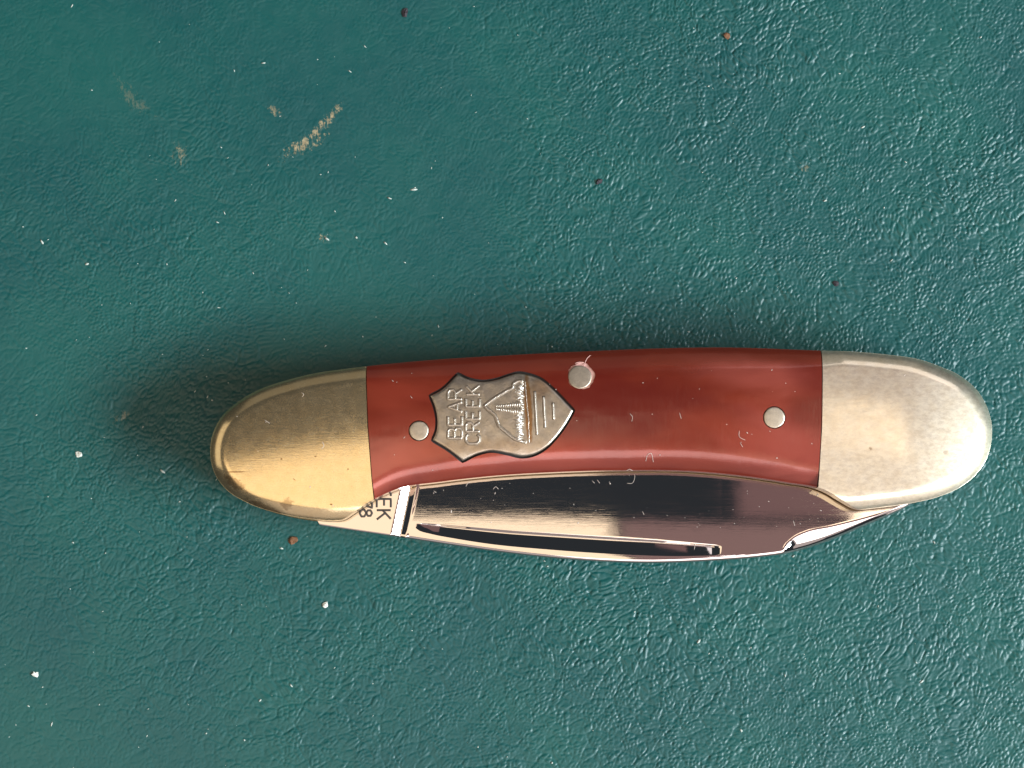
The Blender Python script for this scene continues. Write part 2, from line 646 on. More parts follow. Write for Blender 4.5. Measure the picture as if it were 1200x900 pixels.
# ------------------------------------------------------------------ knife materials
def brass_material(name, base, hazy, grit, stains, haze=0.35):
    m, nt, b = new_mat(name)
    g = N(nt)
    v = g.coords()
    mott = g.noise(v, 0.8, 4, 0.65)
    c = g.mix(g.ramp(mott, 0.3, 0.7), base, tuple(x * y for x, y in zip(base, (0.96, 0.93, 0.88))))
    spk = g.noise(v, 9.0, 3, 0.7)
    c = g.mix(g.ramp(spk, 0.62, 0.74, 0, 0.5 * grit), c, tuple(x * 0.35 for x in base))
    wob = g.math('MULTIPLY', g.math('SUBTRACT', g.noise(v, 1.8, 4, 0.8), 0.5), 3.0)
    st = None
    for (px, py, rx, ry, rot, amt) in stains:
        x, y = kpx(px, py)
        s = g.math('MULTIPLY', g.spot(v, x, y, rx, ry, rot, 0.35, wob if rx < 5 and ry > 0.1 else None), amt)
        st = s if st is None else g.math('MAXIMUM', st, s)
    if st is not None:
        c = g.mix(st, c, lin(120, 84, 44))
    g.link(c, b.inputs['Base Color'])
    b.inputs['Metallic'].default_value = 1.0
    vs = g.coords((0.25, 2.5, 1.0), 0.12)
    scr = g.noise(vs, 2.2, 3, 0.7)
    r = g.math('ADD', g.ramp(g.noise(v, 0.9, 3, 0.6), 0.3, 0.7, hazy - 0.02, hazy + 0.03), g.math('MULTIPLY', g.ramp(spk, 0.45, 0.75), 0.18 * grit))
    g.link(r, b.inputs['Roughness'])
    n1 = g.bump(spk, 0.0045 * grit, 1.0)
    n2 = g.bump(scr, 0.004, 1.0, n1)
    n3 = g.bump(g.noise(v, 0.22, 2, 0.5), 0.012, 1.0, n2)
    g.link(n3, b.inputs['Normal'])
    b2 = g.node('ShaderNodeBsdfPrincipled')
    g.link(c, b2.inputs['Base Color'])
    b2.inputs['Metallic'].default_value = 1.0
    b2.inputs['Roughness'].default_value = 0.50
    g.link(n3, b2.inputs['Normal'])
    mx = g.node('ShaderNodeMixShader')
    g.link(g.ramp(g.noise(g.coords((0.9, 1.6, 1.0), 0.3), 1.3, 5, 0.8), 0.35, 0.65, haze * 0.8, min(1.0, haze * 1.2)), mx.inputs[0])
    g.link(b.outputs[0], mx.inputs[1])
    g.link(b2.outputs[0], mx.inputs[2])
    g.link(mx.outputs[0], nt.nodes['Material Output'].inputs['Surface'])
    return m


brass_l = brass_material('polished_brass', (0.76, 0.62, 0.38), 0.14, 0.6,
                         [(337, 590, 0.6, 0.55, 0.2, 0.5), (276, 567, 1.1, 0.5, -0.6, 0.5), (268, 560, 0.6, 0.3, -0.7, 0.6), (310, 594, 2.2, 0.28, -0.4, 0.5),
                          (276, 553, 1.1, 0.06, 0.0, 0.9), (388, 591, 0.14, 0.08, 0, 0.9), (330, 538, 0.10, 0.10, 0, 0.8), (370, 535, 0.12, 0.07, 0, 0.8), (345, 562, 0.2, 0.05, -0.7, 0.7), (408, 550, 0.08, 0.1, 0, 0.8)], 0.22)
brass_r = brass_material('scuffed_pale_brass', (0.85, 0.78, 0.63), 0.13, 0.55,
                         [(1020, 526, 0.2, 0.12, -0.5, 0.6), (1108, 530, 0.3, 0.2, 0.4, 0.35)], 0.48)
brass_low = brass_material('liner_brass', (0.52, 0.38, 0.22), 0.3, 0.4, [])


def resin_material():
    m, nt, b = new_mat('red_brown_pearl_resin')
    g = N(nt)
    v = g.coords()
    w = g.noise(v, 0.07, 2, 0.5, out='Color')
    vw = g.vmath('ADD', v, g.vmath('SCALE', g.vmath('SUBTRACT', w, (0.5, 0.5, 0.5)), scale=8.0))
    vs = g.vmath('MULTIPLY', vw, (0.35, 1.0, 1.0))
    s1 = g.noise(vs, 0.14, 2, 0.5, 0.3)
    c = g.mix(g.ramp(s1, 0.38, 0.62), lin(104, 30, 17), lin(140, 54, 35))
    s2 = g.noise(vs, 0.3, 1, 0.5, 0.2)
    c = g.mix(g.ramp(s2, 0.55, 0.78, 0, 0.12), c, lin(96, 16, 10))
    # pearl clouds and pink sheen painted into the resin colour, a browner middle
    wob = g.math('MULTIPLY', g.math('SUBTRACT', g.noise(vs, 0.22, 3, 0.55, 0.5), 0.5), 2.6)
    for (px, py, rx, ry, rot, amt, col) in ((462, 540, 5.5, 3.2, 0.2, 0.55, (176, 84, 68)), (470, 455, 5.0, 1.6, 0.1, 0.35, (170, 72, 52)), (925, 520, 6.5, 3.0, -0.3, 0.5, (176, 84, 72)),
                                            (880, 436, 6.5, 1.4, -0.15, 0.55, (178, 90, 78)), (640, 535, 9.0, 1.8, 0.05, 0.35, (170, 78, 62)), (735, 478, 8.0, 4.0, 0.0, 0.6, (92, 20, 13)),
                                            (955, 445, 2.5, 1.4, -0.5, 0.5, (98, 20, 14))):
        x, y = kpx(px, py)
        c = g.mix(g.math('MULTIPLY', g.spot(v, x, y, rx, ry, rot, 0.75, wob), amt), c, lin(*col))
    g.link(c, b.inputs['Base Color'])
    # pearl lustre: a little metallic sheen in the streaks
    g.link(g.ramp(s1, 0.38, 0.66, 0.35, 0.65), b.inputs['Metallic'])
    vb = g.coords((3.0, 0.3, 1.0), 0.06)
    br = g.noise(vb, 1.6, 3, 0.7)
    b.inputs['Roughness'].default_value = 0.26
    b.inputs['Coat Weight'].default_value = 0.85
    g.link(g.ramp(br, 0.35, 0.75, 0.06, 0.20), b.inputs['Coat Roughness'])
    b.inputs['Coat IOR'].default_value = 1.5
    wv = g.noise(g.coords((0.5, 1.0, 1.0)), 0.25, 2, 0.5)
    n1 = g.bump(br, 0.004, 1.0)
    n2 = g.bump(wv, 0.07, 1.0, n1)
    g.link(n2, b.inputs['Normal'])
    g.link(n2, b.inputs['Coat Normal'])
    return m


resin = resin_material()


def steel_material():
    m, nt, b = new_mat('polished_blade_steel')
    g = N(nt)
    v = g.coords()
    b.inputs['Base Color'].default_value = (0.66, 0.62, 0.60, 1)
    b.inputs['Metallic'].default_value = 1.0
    vs = g.coords((0.12, 3.0, 1.0), 0.03)
    scr = g.noise(vs, 1.6, 4, 0.75)
    g.link(g.ramp(scr, 0.3, 0.8, 0.02, 0.06), b.inputs['Roughness'])
    n1 = g.bump(scr, 0.0006, 1.0)
    n2 = g.bump(g.noise(v, 0.25, 2, 0.5), 0.003, 1.0, n1)
    g.link(n2, b.inputs['Normal'])
    return m


steel = steel_material()


def nickel_material(name, stain=False, base=(0.62, 0.57, 0.50), rough=0.34):
    m, nt, b = new_mat(name)
    g = N(nt)
    v = g.coords()
    mott = g.noise(v, 1.5, 4, 0.7)
    spk = g.noise(v, 8.0, 3, 0.7)
    c = g.mix(g.ramp(mott, 0.3, 0.75), base, tuple(x * 0.78 for x in base))
    c = g.mix(g.ramp(spk, 0.58, 0.75, 0, 0.6), c, tuple(x * 0.3 for x in base))
    if stain:
        x, y = kpx(619, 480)
        wob = g.math('MULTIPLY', g.math('SUBTRACT', g.noise(v, 1.2, 3, 0.7), 0.5), 0.7)
        s = g.spot(v, x, y, 0.42, 3.9, 0.05, 0.25, wob)
        x, y = kpx(632, 456)
        s2 = g.math('MULTIPLY', g.spot(v, x, y, 1.5, 1.1, 0.6, 0.6, wob), 0.5)
        x, y = kpx(572, 523)
        s3 = g.math('MULTIPLY', g.spot(v, x, y, 7.0, 0.8, 0.0, 0.6, wob), 0.3)
        c = g.mix(g.math('MULTIPLY', g.math('MAXIMUM', g.math('MAXIMUM', s, s2), s3), 0.85), c, lin(150, 108, 55))
    g.link(c, b.inputs['Base Color'])
    b.inputs['Metallic'].default_value = 1.0
    g.link(g.ramp(spk, 0.3, 0.7, rough, rough + 0.14), b.inputs['Roughness'])
    n1 = g.bump(spk, 0.014, 1.0)
    n2 = g.bump(mott, 0.03, 1.0, n1)
    g.link(n2, b.inputs['Normal'])
    return m


nickel = nickel_material('worn_nickel_silver', True, (0.52, 0.465, 0.385), 0.28)
nickel_line = nickel_material('bright_nickel_relief', False, (0.68, 0.63, 0.56), 0.26)
nickel_tarnish = nickel_material('tarnished_nickel', False, (0.33, 0.28, 0.22), 0.42)
nickel_pin = nickel_material('nickel_pin', False, (0.58, 0.51, 0.41), 0.38)


def plain(name, col, rough=0.6, metal=0.0):
    m, nt, b = new_mat(name)
    g = N(nt)
    v = g.coords()
    c = g.mix(g.noise(v, 3.0, 3, 0.7), tuple(x * 0.7 for x in col), tuple(min(1, x * 1.25) for x in col))
    g.link(c, b.inputs['Base Color'])
    b.inputs['Roughness'].default_value = rough
    b.inputs['Metallic'].default_value = metal
    return m


gap_shade = plain('dark_gap_shade', (0.012, 0.010, 0.009), 0.8)  # dark colour standing for the shade in the shield's gap
chip_pink = plain('chipped_resin', (0.62, 0.36, 0.32), 0.45)
ink = plain('dark_stamp', (0.035, 0.028, 0.025), 0.6)

# ------------------------------------------------------------------ knife assembly
knife = bpy.data.objects.new('pocket_knife', None)
coll.objects.link(knife)
knife.location = tuple(KO * MM)
knife.empty_display_size = 0.02
knife['label'] = 'closed two-bolster pocket knife with red-brown handle lying on green leather'
knife['category'] = 'knife'

for key, nm, mt, lab in (('l', 'bolster', brass_l, 'golden polished brass bolster over the blade tang'),
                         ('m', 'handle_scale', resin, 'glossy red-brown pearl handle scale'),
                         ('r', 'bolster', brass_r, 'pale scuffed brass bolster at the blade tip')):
    vv, ff, nn = shell(KF[key])
    o = link_mesh(nm, vv, ff, mt, knife, True, nn)
    o['label'] = lab
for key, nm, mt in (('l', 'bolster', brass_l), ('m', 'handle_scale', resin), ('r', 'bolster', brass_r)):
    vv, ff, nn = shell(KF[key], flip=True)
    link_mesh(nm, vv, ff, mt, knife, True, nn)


def slab(poly, z0, z1):
    m = len(poly)
    vs = [(p[0], p[1], z0) for p in poly] + [(p[0], p[1], z1) for p in poly]
    fs = [tuple(range(m))[::-1], tuple(range(m, 2 * m))]
    fs += [(i, (i + 1) % m, m + (i + 1) % m, m + i) for i in range(m)]
    a = np.sum(poly[:, 0] * np.roll(poly[:, 1], -1) - np.roll(poly[:, 0], -1) * poly[:, 1])
    if a < 0:
        fs = [t[::-1] for t in fs]
    return vs, fs


lin_poly = offset_ring(OUT, 0.04)
midm = (OUT[:, 0] > un(445, 0, 9)[0]) & (OUT[:, 0] < un(975, 0, 9)[0])
lin_poly[midm] = offset_ring(OUT, 0.01)[midm]
lv, lf = slab(lin_poly, 8.2, ZL - 0.004)
link_mesh('liner', lv, lf, brass_low, knife, False)
lv, lf = slab(lin_poly, MIR - ZL + 0.004, MIR - 8.05)
link_mesh('liner', lv, lf, brass_low, knife, False)

# back spring along the straight side
sp_out = P([(262, 490), (305, 457), (335, 447), (370, 439), (431, 430.5), (480, 425), (605, 417), (700, 412.5), (775, 409.5), (850, 408.5), (961, 412.5), (1040, 417.5), (1075, 422.5), (1125, 442), (1150, 465)], 8.2)
sp_in = P([(1130, 470), (1075, 455), (961, 446), (850, 441), (700, 445), (605, 450), (431, 464), (335, 480), (285, 505)], 8.2)
sv, sf = slab(np.vstack([catmull(sp_out, 0.6), catmull(sp_in, 0.6)]), 4.49, 8.046)
link_mesh('back_spring', sv, sf, steel, knife, False)

# ------------------------------------------------------------------ blade (closed: its spine and nail nick show)
ZB = 7.9
TH = 2.3
spine = np.array([(372, 612.5), (373.5, 615.2), (378, 616.2), (420, 622.5), (470, 629.8), (530, 639), (600, 648.6), (683, 656.8), (767, 659.8), (829, 657.6), (892, 652.8), (917, 649.5),
                  (945, 643), (975, 632.5), (1017, 615), (1045, 603), (1058, 597), (1067, 591.5), (1074, 586)], float)
inner = np.array([(372, 585), (402, 575), (439, 560), (517, 541), (580, 535), (655, 530), (812, 530), (875, 535), (925, 542), (972, 555), (1005, 565), (1074, 570)], float)
W = np.array([(915, 660), (916.5, 649), (919, 640), (928, 630), (945, 621.5), (975, 615), (1000, 609), (1040, 598), (1067, 589), (1080, 584)], float)


def sm(a, b, x):
    t = np.clip((x - a) / (b - a), 0, 1)
    return t * t * (3 - 2 * t)


xs = np.concatenate([np.linspace(372, 380, 14), np.arange(381, 1074.5, 1.1)])
rows = 96
SP = catmull(spine[2:], 2.0)
sp_y = np.where(xs < 378, np.interp(xs, [372, 373.5, 378], [612.5, 615.2, 616.2]), np.interp(xs, SP[:, 0], SP[:, 1]))
IN = catmull(inner, 2.0)
in_y = np.interp(xs, IN[:, 0], IN[:, 1])
gx0, gx1 = 485.0, 846.0
gT = np.interp(xs, [485, 600, 767, 846], [612.0, 622.0, 632.5, 639.5])
gBc = catmull([(485, 614), (490, 619), (510, 625.5), (535, 630.5), (565, 635.5), (650, 643.6), (725, 648.6), (790, 651), (846, 650.6)], 2.0)
gB = np.interp(xs, gBc[:, 0], gBc[:, 1])
gM = gT + (gB - gT) * 0.16
gdep = 0.34 * sm(gx0, gx0 + 45, xs) * (1 - sm(gx1 - 11, gx1 - 0.5, xs)) 
bv = []
PXs, PYs = [], []
for i, x in enumerate(xs):
    ins = gx0 <= x <= gx1
    if ins:
        e = sp_y[i]
        b_, m_, t_ = gB[i], gM[i], gT[i]
    else:
        # same row count, spread evenly where there is no groove
        e = sp_y[i]
        span = e - in_y[i]
        b_, m_, t_ = e - span * 0.12, e - span * 0.18, e - span * 0.26
        if x > gx1:
            k = sm(gx1, gx1 + 60, np.array(x))
            j = np.searchsorted(xs, gx1) - 1
            b_ = (1 - k) * (e - (sp_y[j] - gB[j])) + k * b_
            m_ = (1 - k) * (e - (sp_y[j] - gM[j])) + k * m_
            t_ = (1 - k) * (e - (sp_y[j] - gT[j])) + k * t_
        else:
            k = sm(gx0, gx0 - 60, np.array(x)) if False else float(np.clip((gx0 - x) / 60, 0, 1))
            j = np.searchsorted(xs, gx0)
            b_ = (1 - k) * (e - (sp_y[j] - gB[j])) + k * b_
            m_ = (1 - k) * (e - (sp_y[j] - gM[j])) + k * m_
            t_ = (1 - k) * (e - (sp_y[j] - gT[j])) + k * t_
    ys = np.concatenate([e - np.array([0, 0.35, 0.9, 1.7, 2.8]), np.linspace(e - 4.0 if b_ < e - 4.4 else (e * 0.4 + b_ * 0.6), b_, 6),
                         np.linspace(b_, m_, 10)[1:], np.linspace(m_, t_, 8)[1:], np.linspace(t_, in_y[i], 60)[1:]])
    ys = np.minimum.accumulate(ys)
    PXs.append(np.full(len(ys), x))
    PYs.append(ys)
PXs, PYs = np.array(PXs), np.array(PYs)
nr_, nc_ = PXs.shape
PX0 = PXs.copy()
wsh = np.clip(1 - np.clip(np.abs(xs - 481) - 22, 0, None) / 70, 0, 1)[:, None]
dxs = -(PYs - 600) * 0.207 * wsh          # columns lean with the plunge line
PXs = PXs + dxs
PYs = PYs + 0.155 * dxs
rowsn = nc_
i_m = 5 + 6 - 1 + 9      # index of groove floor row
i_b = 5 + 6 - 1
i_t = i_m + 7
Z = np.full(PXs.shape, 0.0)
# plunge: the flat tang steps down to the hollow-ground face
xp = 481.2
f1 = np.clip((PX0 - (xp - 18)) / 11.5, 0, 1)
f1s = np.where(f1 < 0.12, f1 ** 2 / 0.24, f1 - 0.06) / 0.94
Z -= 0.52 * np.clip(f1s, 0, 1)
Z += 0.13 * np.clip((PX0 - (xp - 6.5)) / 7.0, 0, 1)
face = sm(0, 1, (PX0 - xp) / 4.0)
# hollow grind: falls away gently towards the handle
below = np.clip(gT[:, None] + 0.155 * dxs - PYs, 0, None) * 0.1
Z -= face * (0.0185 * below + 0.0006 * below ** 2)
# spine round-off
ed = (sp_y[:, None] + 0.155 * dxs - PYs) * 0.1
Z -= 0.16 * np.clip(1 - ed / 0.28, 0, 1) ** 2
Z -= face * 0.32 * np.clip(0.62 - ed, 0, 1)
# nail nick
for i in range(nr_):
    if gdep[i] > 0:
        Z[i, i_b:i_m + 1] -= gdep[i] * np.linspace(0, 1, i_m - i_b + 1)
        Z[i, i_m:i_t + 1] -= gdep[i] * np.linspace(1, 0, i_t - i_m + 1)
        # the double count on the floor row
        Z[i, i_m] += gdep[i]
# swedge near the point
Wc = catmull(W, 1.5)
q = np.stack([PXs.ravel(), PYs.ravel()], 1)
wd = seg_dist(q, Wc, False).reshape(PXs.shape)
wy = np.interp(PXs, np.maximum.accumulate(Wc[:, 0]), Wc[:, 1])
belowW = (PXs > 916.3) & (PYs > wy)
dd = np.where(belowW, wd, 0) * 0.1
Z -= np.where(dd < 0.35, 0.5 * dd ** 2 / 0.7, 0.5 * (dd - 0.175)) * 0.95
BX = un(PXs.ravel(), PYs.ravel(), ZB - 0.2)
bz = ZB + Z.ravel()
verts = [(a[0], a[1], z) for a, z in zip(BX, bz)]
faces = []
for i in range(nr_ - 1):
    for j in range(nc_ - 1):
        a = i * nc_ + j
        faces.append((a, a + nc_, a + nc_ + 1, a + 1))
# sides and underside
ring = [i * nc_ for i in range(nr_)] + [(nr_ - 1) * nc_ + j for j in range(1, nc_)] + [i * nc_ + nc_ - 1 for i in range(nr_ - 2, -1, -1)] + [j for j in range(nc_ - 2, 0, -1)]
s = len(verts)
for a in ring:
    verts.append(verts[a])
s2 = len(verts)
for a in ring:
    verts.append((verts[a][0], verts[a][1], ZB - TH))
m = len(ring)
for i in range(m):
    faces.append((s + (i + 1) % m, s + i, s2 + i, s2 + (i + 1) % m))
faces.append(tuple(s2 + i for i in range(m))[::-1])
blade = link_mesh('blade', verts, faces, steel, knife, True)
blade['label'] = 'mirror-polished steel blade folded into the handle, long nail nick along its spine'


# stamped letters on the tang: strokes swept as thin sunk ribbons
GLYPH = {
    'B': [[(0, 0), (0, 1), (.45, 1), (.6, .88), (.6, .66), (.45, .54), (0, .54)], [(.45, .54), (.66, .4), (.66, .14), (.48, 0), (0, 0)]],
    'E': [[(.6, 1), (0, 1), (0, 0), (.6, 0)], [(0, .52), (.48, .52)]],
    'A': [[(0, 0), (.34, 1), (.68, 0)], [(.12, .35), (.56, .35)]],
    'R': [[(0, 0), (0, 1), (.45, 1), (.62, .86), (.62, .62), (.45, .48), (0, .48)], [(.36, .48), (.66, 0)]],
    'C': [[(.68, .82), (.5, 1), (.2, 1), (0, .8), (0, .2), (.2, 0), (.5, 0), (.68, .18)]],
    'K': [[(0, 0), (0, 1)], [(.62, 1), (0, .42)], [(.2, .6), (.66, 0)]],
    '7': [[(0, 1), (.6, 1), (.22, 0)]],
    '8': [[(.3, .54), (.08, .66), (.08, .88), (.3, 1), (.52, .88), (.52, .66), (.3, .54), (.03, .38), (.03, .14), (.3, 0), (.57, .14), (.57, .38), (.3, .54)]],
}


def tube(poly, zf, r, nside=6, flat=0.6):
    """sweep along plan polyline, height from zf(x, y)"""
    p = np.array(poly, float)
    z = zf(p)
    t = np.gradient(p, axis=0)
    t /= np.maximum(np.linalg.norm(t, axis=1, keepdims=True), 1e-9)
    nr2 = np.stack([-t[:, 1], t[:, 0]], 1)
    vs, fs = [], []
    for i in range(len(p)):
        for k in range(nside):
            a = 2 * math.pi * k / nside
            vs.append((p[i, 0] + nr2[i, 0] * r * math.cos(a), p[i, 1] + nr2[i, 1] * r * math.cos(a), z[i] + r * flat * math.sin(a)))
    for i in range(len(p) - 1):
        for k in range(nside):
            a, b2 = i * nside + k, i * nside + (k + 1) % nside
            fs.append((a, b2, b2 + nside, a + nside)[::-1])
    fs.append(tuple(range(nside)))
    fs.append(tuple(range((len(p) - 1) * nside, len(p) * nside))[::-1])
    return vs, fs


def dense(poly, step):
    out = []
    for a, b2 in zip(poly[:-1], poly[1:]):
        a, b2 = np.array(a, float), np.array(b2, float)
        k = max(1, int(np.linalg.norm(b2 - a) / step))
        out += [a + (b2 - a) * t / k for t in range(k)]
    out.append(np.array(poly[-1], float))
    return out


class Acc:
    def __init__(self):
        self.v, self.f = [], []

    def add(self, vf):
        s = len(self.v)
        self.v += vf[0]
        self.f += [tuple(i + s for i in t) for t in vf[1]]


def strokes(text, origin_px, size_px, direction, z, pitch=0.86, squash=1.0):
    """letters as plan polylines (mm). direction 'up': text runs up the picture; 'down': runs down"""
    res = []
    cx = 0.0
    for ch in text:
        for st in GLYPH[ch]:
            pl = []
            for gx_, gy_ in st:
                u = (cx + gx_ * squash) * size_px
                h = gy_ * size_px
                if direction == 'up':
                    pl.append((origin_px[0] + h * -1.0, origin_px[1] - u))
                else:
                    pl.append((origin_px[0] + h, origin_px[1] + u))
            res.append(P(dense(pl, 1.2), z))
        cx += pitch
    return res


blade_zf = lambda p: np.full(len(p), ZB + 0.0)
acc = Acc()
for pl in strokes('EEK', (441.5, 571.5), 16.5, 'down', ZB, 0.80):
    acc.add(tube(pl, blade_zf, 0.125, 6, 0.12))
for pl in strokes('78', (421.5, 586.5), 14.5, 'down', ZB, 0.72):
    acc.add(tube(pl, blade_zf, 0.125, 6, 0.12))
stamp = link_mesh('stamped_lettering', acc.v, acc.f, ink, blade)
stamp.parent = blade
stamp['label'] = 'dark letters EEK and number 78 stamped into the blade tang'

# ------------------------------------------------------------------ pins
for k, (c, p) in enumerate(zip(pin_c, pins)):
    r = p[2]
    zc = surf1(c[0], c[1])
    e = 0.2
    gxn = (surf1(c[0] + e, c[1]) - surf1(c[0] - e, c[1])) / (2 * e)
    gyn = (surf1(c[0], c[1] + e) - surf1(c[0], c[1] - e)) / (2 * e)
    vs, fs = [], []
    prof = [(r, -3.0), (r, -0.02), (r * 0.97, 0.02), (r * 0.88, 0.035), (r * 0.5, 0.05)]
    ns = 36
    for rr, zz in prof:
        for i in range(ns):
            a = 2 * math.pi * i / ns
            x, y = rr * math.cos(a), rr * math.sin(a)
            wob = 1 + (0.012 * math.sin(3 * a + k) + 0.008 * math.sin(7 * a))
            vs.append((c[0] + x * wob, c[1] + y * wob, zc + gxn * x + gyn * y + zz))
    vs.append((c[0], c[1], zc + 0.052))
    for j in range(len(prof) - 1):
        for i in range(ns):
            a, b2 = j * ns + i, j * ns + (i + 1) % ns
            fs.append((a, b2, b2 + ns, a + ns))
    t = (len(prof) - 1) * ns
    for i in range(ns):
        fs.append((t + i, t + (i + 1) % ns, len(vs) - 1))
    pn = link_mesh('pin', vs, fs, nickel_pin, knife)
    if k == 1:
        # pale chipped resin showing round the big pin
        hv, hf = [], []
        hole = offset_ring(PIN_HOLES[1], -0.02)
        mm_ = len(hole)
        for pnt in hole:
            hv.append((pnt[0], pnt[1], surf1(*pnt) - 0.05))
        for i in range(mm_):
            a = 2 * math.pi * i / mm_
            x, y = c[0] + math.cos(a) * r * 0.95, c[1] + math.sin(a) * r * 0.95
            hv.append((x, y, surf1(x, y) - 0.22))
        for i in range(mm_):
            hf.append((i, (i + 1) % mm_, mm_ + (i + 1) % mm_, mm_ + i))
        link_mesh('chipped_rim', hv, hf, chip_pink, knife)
        crk = catmull(P([(684, 430), (686, 424), (688, 420), (692, 416)], ZTOP - 0.8), 0.15)
        link_mesh('hairline_crack', *tube(crk, lambda p_: surf(p_) + 0.01, 0.05, 6, 0.5), chip_pink, knife)
        crk = catmull(P([(674, 426), (679, 424.5), (684, 425)], ZTOP - 0.6), 0.15)
        link_mesh('hairline_crack', *tube(crk, lambda p_: surf(p_) + 0.005, 0.06, 6, 0.4), chip_pink, knife)

# ------------------------------------------------------------------ shield
def build_shield():
    pts, edges = [], []
    m = len(SHIELD)
    pts += [tuple(p) for p in SHIELD]
    edges += [(i, (i + 1) % m) for i in range(m)]
    for dd in (0.06, 0.14, 0.24):
        r = offset_ring(SHIELD, dd)
        ok = (np.abs(seg_dist(r, SHIELD) - dd) < 0.015) & inside(r, SHIELD)
        pts.extend([tuple(p) for p in r[ok]])
    x0, y0 = SHIELD.min(0)
    x1, y1 = SHIELD.max(0)
    st = 0.2
    gg = np.array([(x, y) for x in np.arange(x0, x1, st) for y in np.arange(y0, y1, st)])
    gg = gg[inside(gg, SHIELD)]
    gg = gg[seg_dist(gg, SHIELD) > 0.34]
    pts += [tuple(p) for p in gg]
    v, e, f, *_ = delaunay_2d_cdt([Vector(p) for p in pts], edges, [], 0, 1e-6)
    V = np.array([tuple(p) for p in v])
    F = np.array([tuple(t) for t in f if len(t) == 3])
    F = F[inside(V[F].mean(1), SHIELD)]
    d = seg_dist(V, SHIELD)
    z = surf(V) + 0.03 - 0.10 * np.clip(1 - d / 0.2, 0, 1) ** 2 + 0.012 * np.interp(V[:, 0] * 7.3 % 5, [0, 1, 2, 3, 4, 5], [0, .8, .2, 1, .1, 0]) * np.exp(-(d / 0.2) ** 2)
    # rolled edge and uneven tooling
    z += 0.006 * np.exp(-((d - 0.3) / 0.13) ** 2) + 0.012 * np.sin(V[:, 0] * 3.1) * np.sin(V[:, 1] * 2.7)
    vs = [tuple(p) for p in np.column_stack([V, z])]
    fs = [list(map(int, t)) for t in F]
    t0 = V[F[0]]
    if np.cross(t0[1] - t0[0], t0[2] - t0[0]) < 0:
        fs = [t[::-1] for t in fs]
    cnt = {}
    for t in fs:
        for a, b2 in zip(t, t[1:] + t[:1]):
            cnt[(a, b2)] = 1
    for a, b2 in [e for e in cnt if (e[1], e[0]) not in cnt]:
        s = len(vs)
        vs += [vs[a], vs[b2], (vs[b2][0], vs[b2][1], ZL + 0.2), (vs[a][0], vs[a][1], ZL + 0.2)]
        fs.append([s + 1, s, s + 3, s + 2])
    return vs, fs


sv, sf = build_shield()
shield = link_mesh('shield', sv, sf, nickel, knife)
bp = shield_outline(0.30)
bz_ = surf(bp) - 0.30
bm_ = len(bp)
cen = bp.mean(0)
gap_sheet = link_mesh('shield_gap_shade', [(p[0], p[1], z) for p, z in zip(bp, bz_)] + [(p[0], p[1], z) for p, z in zip(bp * 0.9 + cen * 0.1, bz_)],
                [(i, (i + 1) % bm_, bm_ + (i + 1) % bm_, bm_ + i) for i in range(bm_)], gap_shade, shield)  # dark sheet added under the shield's gap, in place of real shade
shield['label'] = 'worn nickel silver shield inlaid in the handle with BEAR CREEK and a mountain emblem'
szf = lambda p: surf(p) + 0.035
acc, tar = Acc(), Acc()
szt = lambda p: surf(p) + 0.032
for pl in strokes('BEAR', (541.5, 513.5), 16.5, 'up', ZTOP, 0.92, 1.05) + strokes('CREEK', (562.0, 520.0), 16.0, 'up', ZTOP, 0.90, 1.0):
    acc.add(tube(pl, szf, 0.085, 6, 0.55))
    tar.add(tube(pl, szt, 0.20, 8, 0.12))
lt = link_mesh('lettering', acc.v, acc.f, nickel_line, shield)
lt['label'] = 'raised words BEAR CREEK'
# emblem: mountain line, tree, undergrowth, water lines
acc = Acc()


def jag(pts, amp, step=1.3):
    d = np.array(dense(pts, step))
    d[1:-1] += rng.normal(size=(len(d) - 2, 2)) * amp
    return d


mountain = [(567.5, 476.5), (572, 472), (580, 466.5), (590, 460.5), (598, 456), (602, 454.5), (601, 450.5), (606, 447), (613, 447)]
acc.add(tube(P(jag(mountain, 0.35), ZTOP), szf, 0.09, 6, 0.8))
acc.add(tube(P(jag([(567.5, 476.5), (573, 480), (580, 487), (583.5, 493), (584.5, 499.5), (590, 504.5), (596, 510), (603, 514.5), (610, 517), (617.5, 518.5)], 0.4), ZTOP), szf, 0.09, 6, 0.8))
acc.add(tube(P(jag([(602, 454.5), (606, 459), (611, 461), (613.5, 466)], 0.6), ZTOP), szf, 0.10, 6, 0.8))
# tree: short boughs either side of its stem
for i, xx in enumerate(np.linspace(581, 608, 11)):
    L = 2.5 + 5.0 * (i / 10) * (0.75 + 0.5 * rng.random())
    acc.add(tube(P([(xx, 477.5), (xx + 1.6, 477.5 - L)], ZTOP), szf, 0.07, 6, 0.8))
    acc.add(tube(P([(xx, 478.2), (xx + 1.6, 478.2 + L)], ZTOP), szf, 0.07, 6, 0.8))
# undergrowth of pointed scrub along the ground line
for yy in np.concatenate([np.linspace(449, 516, 26), rng.uniform(486, 514, 10), rng.uniform(452, 466, 8)]):
    L = rng.uniform(4, 10) if 458 < yy < 468 or yy > 486 else rng.uniform(2, 5)
    xo = 613.5 - rng.uniform(0, 3)
    acc.add(tube(P([(xo, yy - rng.uniform(1, 3)), (xo - L, yy + rng.normal()), (xo + 1, yy + rng.uniform(1, 2.5))], ZTOP), szf, rng.uniform(0.05, 0.10), 6, 0.8))
acc.add(tube(P(jag([(615.5, 447), (617, 470), (619.5, 495), (620, 519)], 0.35), ZTOP), szf, 0.06, 6, 0.7))
for a, b2 in (((626.5, 458.5), (629.3, 510)), ((636.8, 464.5), (638.8, 501.5)), ((648, 472), (648.8, 492))):
    acc.add(tube(P(dense([a, b2], 2), ZTOP), szf, 0.10, 6, 0.9))
